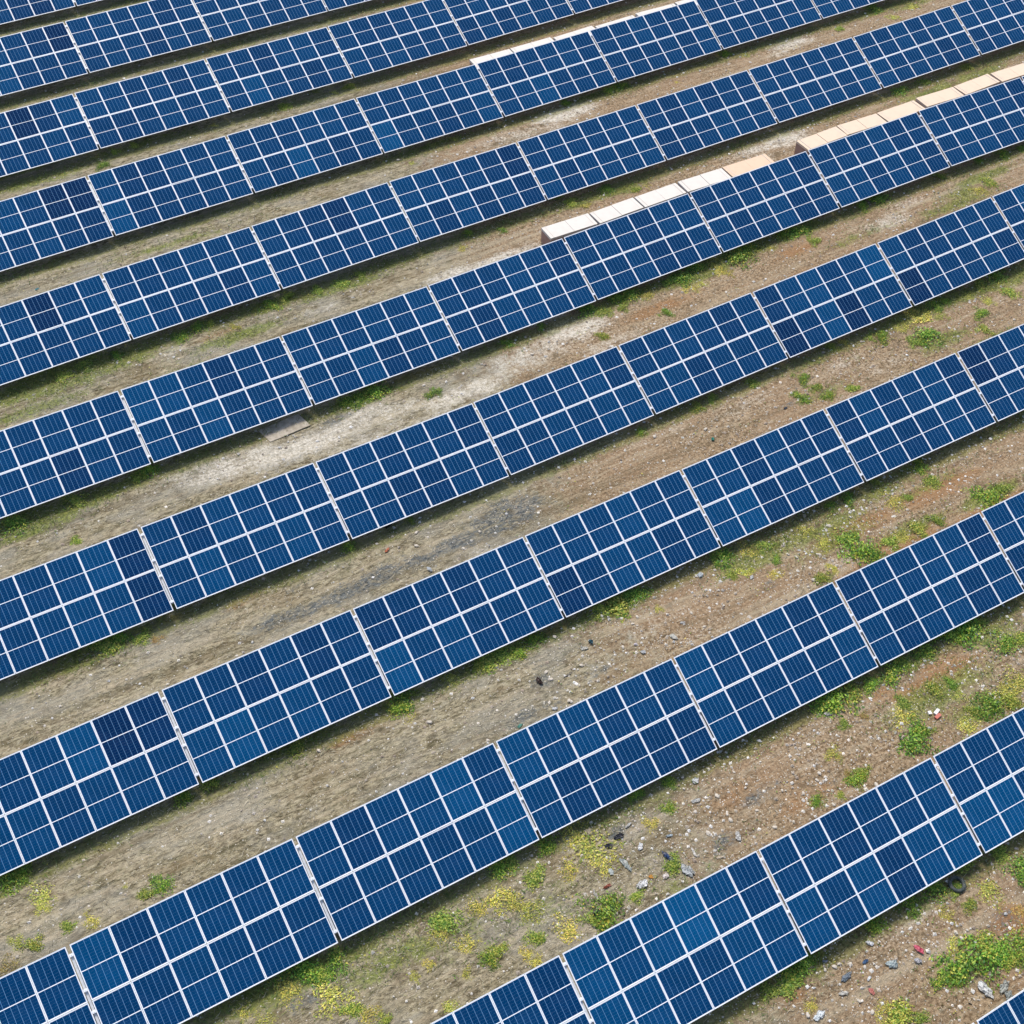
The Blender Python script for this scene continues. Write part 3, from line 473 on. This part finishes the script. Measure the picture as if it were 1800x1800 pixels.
# ---------------------------------------------------------------- ground cover: grass, straw, gravel
def scatter(n, prob, x0=-4, x1=64, y0=5, y1=84):
    """points on the soil inside the visible wedge, kept with probability prob(x,y)"""
    xs = rng.uniform(x0, x1, n); ys = rng.uniform(y0, y1, n)
    q = (np.stack([xs, ys, np.zeros(n)], 1) - CP) @ CR; u_ = q[:, 0]/-q[:, 2]*FPX; v_ = -q[:, 1]/-q[:, 2]*FPX
    k = (np.abs(u_) < 960) & (np.abs(v_) < 960); xs, ys = xs[k], ys[k]
    k = rng.uniform(0, 1, len(xs)) < prob(xs, ys); xs, ys = xs[k], ys[k]
    return xs, ys, ground_h(xs, ys)
def wob(x, y, s=1., ph=0.):
    return .5+.25*(np.sin(x*1.3*s+2*np.sin(y*.9*s+ph))+np.sin(y*2.1*s+1.7*np.sin(x*.8*s+ph)))
def blades(xs, ys, zs, length, width, lift, tints, along=0., clump=1):
    n = len(xs); th = rng.uniform(0, 2*np.pi, n)
    if along: th = np.where(rng.uniform(0, 1, n) < along, rng.normal(0, .45, n) + np.pi*rng.integers(0, 2, n), th)
    el = rng.uniform(0, lift, n); L = length*rng.uniform(.5, 1.4, n)
    d = np.stack([np.cos(th)*np.cos(el), np.sin(th)*np.cos(el), np.sin(el)], 1)*L[:, None]
    s = np.stack([-np.sin(th), np.cos(th), rng.normal(0, .3, n)], 1)*(width*rng.uniform(.6, 1.3, n)/2)[:, None]
    C = np.stack([xs, ys, zs+.012+rng.uniform(0, .03, n)], 1)
    V = np.stack([C-s, C+s, C+d+s*.3, C+d-s*.3], 1)
    col = np.array(tints)[rng.integers(0, len(tints), n)]*rng.uniform(.7, 1.25, n)[:, None]
    return V, col
xs, ys, zs = scatter(900000, lambda x, y: np.clip(look('straw', x, y)*1.0+.18, 0, 1)*np.clip(wob(x, y, .8)+.15, 0, 1)*.42*(1-np.clip(look('pale', x, y)*1.3, 0, .85))*(1-look('ash', x, y)*.8))
V_, C_ = blades(xs, ys, zs, .17, .014, .5, [(.50, .45, .33), (.60, .55, .42), (.30, .26, .18), (.16, .14, .09), (.36, .35, .23)], .6)
tag(link('dry_grass', quads('dry_grass', V_, M_grass, C_)), 'flattened straw coloured dry grass lying between the panel rows', 'dry grass', kind='stuff')
gp = lambda x, y: np.clip(look('green', x, y)*1.2*np.clip(wob(x, y, 2.2, 1)+.1, 0, 1) + look('edge', x, y)*np.clip(wob(x, y, .7, 4)*1.4-.2, 0, 1)*.75, 0, 1)*.8
xs, ys, zs = scatter(1100000, gp)
V_, C_ = blades(xs, ys, zs, .16, .024, 1.2, [(.15, .23, .045), (.10, .17, .035), (.26, .29, .08), (.20, .18, .07)])
tag(link('green_grass', quads('green_grass', V_, M_grass, C_)), 'short green grass growing below the low edges of the tables', 'grass', kind='stuff')
def cover(n, prob, size, up, tints):
    xs, ys, zs = scatter(n, prob); n = len(xs); th = rng.uniform(0, 2*np.pi, n)
    nr = np.stack([rng.normal(0, 1-up, n), rng.normal(0, 1-up, n), np.full(n, up)], 1); nr /= np.linalg.norm(nr, axis=1)[:, None]
    t = np.stack([np.cos(th), np.sin(th), th*0], 1); t -= (t*nr).sum(1)[:, None]*nr; b = np.cross(nr, t); s = size*rng.uniform(.5, 1.4, n)[:, None]
    C = np.stack([xs, ys, zs+rng.uniform(.02, .09, n)], 1)
    return np.stack([C-t*s, C+b*s*.6, C+t*s, C-b*s*.6], 1), np.array(tints)[rng.integers(0, len(tints), n)]*rng.uniform(.7, 1.2, n)[:, None]
gp2 = lambda x, y: np.clip(look('green', x, y)*np.clip(wob(x, y, 3., 2)*1.7-.35, 0, 1), 0, 1)*.8 + .22*np.clip(look('stony', x, y)+.3, 0, 1)*np.clip(wob(x, y, 1.6, 3)*2-1.2, 0, 1)*(x > 12+.2*y)
V_, C_ = cover(420000, gp2, .035, .7, MT+GT+YT[:3])
tag(link('leafy_ground_cover', quads('leafy_ground_cover', V_, M_grass, C_)), 'low sprawling leafy growth spread over the bare soil', 'ground cover', kind='stuff')
# pebbles
def pebbles(xs, ys, zs, r0, r1, tints):
    n = len(xs); base = np.array([(1,0,0),(0,1,0),(-1,0,0),(0,-1,0),(0,0,1),(0,0,-.6)], float); tri = [(0,1,4),(1,2,4),(2,3,4),(3,0,4)]
    r = r0+(r1-r0)*rng.uniform(0, 1, n)**3; J = base[None]*rng.uniform(.6, 1.3, (n, 6, 1)); J[..., 2] *= .6
    th = rng.uniform(0, 6.28, n); c, s = np.cos(th)[:, None], np.sin(th)[:, None]; Jx = J[..., 0]*c-J[..., 1]*s; Jy = J[..., 0]*s+J[..., 1]*c
    P_ = np.stack([Jx, Jy, J[..., 2]], 2)*r[:, None, None] + np.stack([xs, ys, zs+r*.15], 1)[:, None]
    Q = np.stack([P_[:, [a, b, b, c_]] for a, b, c_ in tri], 1)   # degenerate quads kept as triangles below
    T3 = np.stack([P_[:, [a, b, c_]] for a, b, c_ in tri], 1).reshape(-1, 3, 3)
    col = np.repeat(np.array(tints)[rng.integers(0, len(tints), n)]*rng.uniform(.7, 1.15, n)[:, None], 4, 0)
    m = bpy.data.meshes.new('gravel'); k = len(T3); m.vertices.add(3*k); m.vertices.foreach_set('co', T3.astype(np.float32).ravel())
    m.loops.add(3*k); m.loops.foreach_set('vertex_index', np.arange(3*k, dtype=np.int32)); m.polygons.add(k); m.polygons.foreach_set('loop_start', np.arange(k, dtype=np.int32)*3)
    try: m.polygons.foreach_set('loop_total', np.full(k, 3, np.int32))
    except Exception: pass
    a = m.attributes.new('tint', 'FLOAT_COLOR', 'FACE'); cc = np.ones((k, 4), np.float32); cc[:, :3] = col; a.data.foreach_set('color', cc.ravel())
    m.update(calc_edges=True); m.validate(); m.materials.append(M_stone); return m
xs, ys, zs = scatter(420000, lambda x, y: np.clip(look('stony', x, y)**1.2*.42*np.clip(wob(x, y, 1.1, 5)+.1, .1, 1)+.035+look('pale', x, y)*.25, 0, 1))
tag(link('gravel', pebbles(xs, ys, zs,   .012, .085, [(.62,.57,.50),(.75,.72,.66),(.45,.39,.32),(.35,.28,.22),(.80,.79,.76),(.78,.74,.66)])), 'pale pebbles and crushed rubble strewn over the bare soil', 'gravel', kind='stuff')

# ---------------------------------------------------------------- larger stones, each its own
def lump(seed, n=2):
    r = np.random.default_rng(seed); V = []; F = []; m = 7; k = 4
    for j in range(1, k):
        for i in range(m):
            a = 2*np.pi*i/m; p = np.pi*j/k; q = r.uniform(.75, 1.2); V.append((math.cos(a)*math.sin(p)*q, math.sin(a)*math.sin(p)*q*.8, math.cos(p)*.55*q))
    V += [(0,0,.5),(0,0,-.5)]; T_ = len(V)-2
    for j in range(k-2):
        for i in range(m): F.append((j*m+i, (j+1)*m+i, (j+1)*m+(i+1) % m, j*m+(i+1) % m))
    for i in range(m): F.append((T_, i, (i+1) % m)); F.append((T_+1, (k-2)*m+(i+1) % m, (k-2)*m+i))
    return mesh('stone', V, F, M_rock)
SM = [lump(i) for i in range(6)]
STN = [(1200,1367),(1235,1372),(1290,1358),(1202,1387),(1278,1432),(1284,1442),(1245,1465),(1190,1445),(1100,1422),(1265,1375),(1330,1425),(1310,1385),(1260,1400),(1400,980),(1440,975),(1372,967),(1408,1020),(1390,1015),(1457,925),(1385,975),(1120,1085),(1112,1097),(1120,1100),(1200,1095),(1215,1078),(1238,1102),(1272,1065),(1060,1088),(1095,1138),(1022,1170),(1018,1205),(968,1195),(960,1182),(1045,1210),(1050,1237),(1000,1232),(1430,1020),(1436,1372),(1440,1360),(1456,1390),(1395,1445),(1412,1395),(1700,1635),(1420,1785),(1533,1780),(1510,1760),(1593,1757),(1596,1600),(1545,1655),(1475,1695),(1467,1700),(1450,1705),(1680,1640),(1690,1650),(1712,1757),(1720,1758),(1810,1700),(1240,755),(1260,750),(1318,715),(1150,768),(1155,783),(1114,808),(1045,768),(1190,763),(935,623),(975,1120),(732,937),(752,945),(843,935),(815,965),(732,960),(545,985),(755,1270),(560,1320),(1375,1390),(1540,1380),(1520,1700),(890,305),(700,282),(665,840),(745,678),(1465,1415),(1362,1455)]
for k, (px, py) in enumerate(STN):
    p = at(px, py); o = link('stone', SM[k % 6]); s = random.uniform(.045, .095); o.location = (p[0], p[1], p[2]+s*.3); o.rotation_euler = (0, 0, random.uniform(0, 6)); o.scale = (s*1.2, s, s)
    tag(o, 'pale broken stone lying loose on the bare soil between the rows', 'stone', 'pale stones on the bare soil')
# ---------------------------------------------------------------- litter
def sheet(seed, a, b, amp, n=13, tail=0):
    """crumpled piece of film or cloth with a ragged outline"""
    r = np.random.default_rng(seed); V = []; F = []; ph = r.uniform(0, 6, 8)
    for j in range(n):
        for i in range(n):
            u_, v_ = i/(n-1)*2-1, j/(n-1)*2-1
            th_ = math.atan2(v_, u_+1e-6); k = 1+.28*math.sin(th_+ph[4])+.22*math.sin(2*th_+ph[0])+.12*math.sin(5*th_+ph[1])+r.uniform(-.09, .09)
            X_ = u_*a/2*k*(1-.25*v_*v_); Y_ = v_*b/2*k*(1-.25*u_*u_)+tail*u_*u_*b
            Z_ = amp*(abs(math.sin(u_*4+ph[2]+v_*2))*.6+abs(math.cos(v_*5+ph[3]-u_*1.5))*.5)*(1-.5*max(abs(u_), abs(v_)))+r.uniform(0, amp*.75)
            V.append((X_, Y_, Z_+.01))
    for j in range(n-1):
        for i in range(n-1): F.append((j*n+i, j*n+i+1, (j+1)*n+i+1, (j+1)*n+i))
    m = len(V); V += [(x_, y_, z_-.008) for x_, y_, z_ in V]; F += [tuple(q+m for q in f[::-1]) for f in F]
    return mesh('litter', V, F, M_litter)
W_ = (.85, .86, .86); GY_ = (.45, .50, .48); BL = (.03, .08, .22); DK = (.03, .035, .05); RD = (.55, .10, .08)
LIT = [(1125,1488,.4,.3,.08,W_,'white crumpled plastic scrap near the yellow weeds','plastic_scrap'),(1126,1557,.45,.62,.14,W_,'white crumpled plastic bag, biggest in the litter patch','plastic_bag'),(1102,1524,.32,.8,.10,GY_,'grey green torn plastic strip','plastic_strip'),(1074,1535,.35,.3,.06,(.55,.6,.58),'pale grey plastic scrap left of the torn strip','plastic_scrap'),
(1172,1507,.28,.75,.10,BL,'dark blue cloth scrap above a green weed','cloth_scrap'),(1211,1532,.45,.95,.14,(.5,.53,.54),'grey crumpled film against the panel edge','plastic_film'),(1036,1462,.6,.35,.05,(.42,.36,.26),'tan fibre mat piece','mat_piece'),(1088,1470,.6,.3,.1,DK,'black plastic scrap beside the tan mat','plastic_scrap'),
(1066,1560,.45,.2,.06,(.33,.09,.05),'rust red cloth scrap','cloth_scrap'),(1046,1573,.14,.8,.05,(.5,.48,.43),'long grey film strip standing upright in view','plastic_strip'),(1143,1542,.25,.2,.06,(.85,.42,.08),'orange food wrapper','wrapper'),(1219,1497,.16,.5,.05,(.8,.78,.74),'thin white plastic strip','plastic_strip'),(1265,1507,.5,.12,.04,(.72,.62,.48),'pale wooden lath','lath'),(1070,1487,.4,.3,.08,DK,'black film scrap under the yellow weeds','plastic_film'),(1047,1608,.6,.3,.12,DK,'black plastic bag half under a big green weed','plastic_bag'),
(1298,1470,.5,.35,.1,(.6,.6,.58),'grey crumpled paper by the panel edge','paper_scrap'),(1175,1470,.35,.15,.05,(.55,.65,.7),'pale blue plastic strip','plastic_strip'),(1103,1452,.4,.15,.06,(.7,.7,.66),'white twisted film strip','plastic_strip'),(1222,1372,.5,.3,.07,(.66,.67,.66),'white shredded film below the panels','plastic_film'),(1222,1408,.5,.25,.07,(.66,.66,.62),'grey shredded film among stones','plastic_film'),(1170,1542,.4,.25,.08,(.8,.74,.7),'pinkish white paper scrap','paper_scrap'),
(1528,1660,.35,.28,.1,W_,'small white plastic bag below the sixth panel row gap','plastic_bag'),(1616,1669,.5,.35,.08,(.62,.10,.16),'pink red rag','rag'),(1522,1690,.35,.18,.06,(.06,.14,.28),'blue cloth scrap','cloth_scrap'),(1570,1697,.7,.35,.12,(.48,.56,.56),'tangle of grey blue film','plastic_film'),(1487,1720,.85,.25,.07,(.16,.20,.24),'flat slate grey film','plastic_film'),(1527,1722,.3,.15,.05,(.78,.8,.8),'short white plastic strip','plastic_strip'),(1533,1745,.35,.28,.04,(.5,.16,.13),'faded red plastic ring','plastic_ring'),
(1733,1745,.55,.85,.14,(.68,.70,.69),'large pale grey crumpled sheet','plastic_sheet'),(1765,1733,.7,.4,.12,(.45,.47,.43),'grey torn sacking','sacking'),(1775,1752,.5,.5,.1,(.3,.33,.31),'dark grey torn netting','netting'),(1705,1760,.3,.2,.1,(.74,.62,.45),'beige foam lump','foam_piece'),(1440,1788,.6,.4,.09,(.72,.78,.8),'white and blue litter heap at the bottom','litter_heap'),(1615,1690,.35,.3,.1,(.6,.6,.62),'grey crumpled packet','packet'),(1767,1608,.2,.16,.07,W_,'small white scrap on dark soil','plastic_scrap'),(1485,1747,.5,.2,.06,(.66,.64,.58),'pale torn paper','paper_scrap'),(1450,1690,.3,.15,.05,(.15,.19,.26),'small dark blue scrap','plastic_scrap'),
(1038,1130,.3,.3,.1,(.02,.13,.18),'dark teal plastic scrap','plastic_scrap'),(1130,1147,.3,.25,.1,W_,'white packet with a dark mouth','packet'),(1117,1134,.25,.15,.06,(.85,.8,.84),'small white crumpled scrap','plastic_scrap'),(1027,1140,.5,.2,.06,(.7,.68,.6),'white shredded paper','paper_scrap'),(949,1200,.5,.32,.16,(.07,.04,.035),'dark brown earth caked sack','sack'),(998,1187,.7,.07,.05,(.6,.55,.47),'pale bent stick','stick'),(915,1277,.4,.18,.06,(.16,.42,.34),'green plastic strip by the panel edge','plastic_strip'),(976,1247,.4,.16,.06,(.85,.86,.86),'white scrap right above the panel edge','plastic_scrap'),(1185,1120,.45,.35,.05,(.62,.62,.56),'pale film loop','plastic_film'),(1200,1095,.3,.16,.06,(.74,.73,.7),'grey white packet','packet'),(1232,1012,.4,.35,.07,(.58,.64,.66),'pale blue grey film','plastic_film'),(1322,1015,.35,.2,.07,(.8,.8,.76),'white folded paper','paper_scrap'),
(1253,773,.26,.24,.12,(.08,.48,.38),'turquoise plastic bag','plastic_bag'),(680,969,.4,.2,.05,(.62,.20,.09),'orange red plastic scrap','plastic_scrap'),(683,928,.5,.25,.22,(.02,.02,.022),'black bag under the panel edge','plastic_bag'),(65,509,.35,.12,.05,(.12,.5,.55),'cyan plastic strip','plastic_strip'),(1380,718,.4,.14,.06,(.08,.10,.14),'dark grey scrap','plastic_scrap'),(860,960,.1,.1,.05,W_,'tiny white scrap near the ash','plastic_scrap'),(756,1003,.4,.25,.1,(.8,.84,.86),'white plastic beside the panel edge in the ash','plastic_bag'),(1240,755,.3,.12,.05,(.85,.82,.76),'white strip above the turquoise bag','plastic_strip'),(1457,1257,.4,.25,.08,(.62,.6,.56),'grey paper scrap by the panel edge','paper_scrap'),(1634,1282,.26,.2,.1,W_,'small white bag beside the big green weed','plastic_bag'),(895,378,.1,.1,.05,W_,'tiny white scrap by the white track','plastic_scrap'),(500,1296,.1,.1,.04,(.8,.55,.5),'tiny pink scrap','plastic_scrap')]
cnt = {}
for k, (px, py, a, b, amp, col, lab, nm) in enumerate(LIT):
    col = tuple(c*.8 for c in col); p = at(px, py); m = sheet(k+3, a*.58, b*.58, amp*.6); m.name = nm; o = link(nm, m); o.location = (p[0], p[1], p[2]+.01)
    o.rotation_euler = (0, 0, random.uniform(-.3, .3) if max(a, b)/min(a, b) > 1.6 else random.uniform(0, 6)); o.color = (*col, 1)
    tag(o, lab + ' on the ground', nm.replace('_', ' ').split()[-1] if nm != 'plastic_bag' else 'bag', 'litter scattered on the soil')
# bricks
for px, py, col, lab, ry in ((1646,1252,(.75,.74,.71),'white mortared brick beside a red brick',.35),(1648,1260,(.50,.13,.09),'broken red brick below a white one',.2),(1634,1254,(.8,.79,.76),'small white brick end left of the red brick',1.2)):
    p = at(px, py); V, F = [], []; L_ = .13 if 'small' in lab else .26; box(V, F, -L_/2, L_/2, -.06, .06, 0, .07); V = [(x_*(1+.04*random.random()), y_*(1+.1*random.random()), z_) for x_, y_, z_ in V]
    o = link('brick', mesh('brick', V, F, M_litter)); o.location = p; o.rotation_euler = (0, 0, ry); o.color = (*col, 1); tag(o, lab, 'brick', 'brick pieces')
# boards
def board(c, L_, B_, th, rz, name, lab, mat, mirror=0):
    V, F = [], []; n = 8
    for j in range(5):
        for i in range(n+1):
            u_, v_ = i/n-.5, j/4-.5; V.append((u_*L_+.25*v_*B_*mirror, v_*B_, .03+.015*math.sin(u_*5)))
    m_ = len(V); V += [(a_, b_, z_-th) for a_, b_, z_ in V]
    for j in range(4):
        for i in range(n): q = j*(n+1)+i; F.append((q, q+1, q+n+2, q+n+1)); F.append((q+m_, q+n+1+m_, q+n+2+m_, q+1+m_))
    per = [i for i in range(n+1)] + [(j+1)*(n+1)-1 for j in range(1, 5)] + [4*(n+1)+i for i in range(n-1, -1, -1)] + [j*(n+1) for j in range(3, 0, -1)]
    for a_, b_ in zip(per, per[1:]+per[:1]): F.append((b_, a_, a_+m_, b_+m_))
    o = link(name, mesh(name, V, F, mat)); o.location = (c[0], c[1], c[2]+.02); o.rotation_euler = (0, 0, rz); tag(o, lab, 'board'); return o
pa, pb, pc = at(457,760), at(473,777), at(544,749); pd = at(525,728)
cc = (pa+pb+pc+pd)/4; dd = pc-pb
board(cc, float(np.linalg.norm(dd[:2])), float(np.linalg.norm((pd-pc)[:2])), .03, math.atan2(dd[1], dd[0]), 'plywood_board', 'large grey brown plywood board lying partly under the panel edge', M_board, -.6)
# tyre
p = at(1681,1556); V, F = [], []; n1, n2 = 36, 14
for i in range(n1):
    for j in range(n2):
        a_ = 2*math.pi*i/n1; b_ = 2*math.pi*j/n2; rr = .23+.065*math.cos(b_)*(1.05 if i % 2 and math.cos(b_) > .5 else 1); V.append((math.cos(a_)*rr, math.sin(a_)*rr, .07+.065*math.sin(b_)))
for i in range(n1):
    for j in range(n2): F.append((i*n2+j, ((i+1) % n1)*n2+j, ((i+1) % n1)*n2+(j+1) % n2, i*n2+(j+1) % n2))
o = link('tyre', mesh('tyre', V, F, M_rubber, True)); o.location = (p[0], p[1], p[2]); o.rotation_euler = (.05, .03, 0); tag(o, 'old black tyre lying flat in weeds near the bottom right', 'tyre')
for n_, (px, py, R, kd, lb) in enumerate(((1680,1558,.28,'g','small green weed growing inside the old black tyre'),(1678,1573,.3,'m','mottled green weed just below the old black tyre'))):
    p = at(px, py); w = link('weed_clump', WM[kd][n_]); w.location = p; w.scale = (R*.95, R*.95, R*.7); tag(w, lb, 'weed', 'weeds growing between the panel rows')
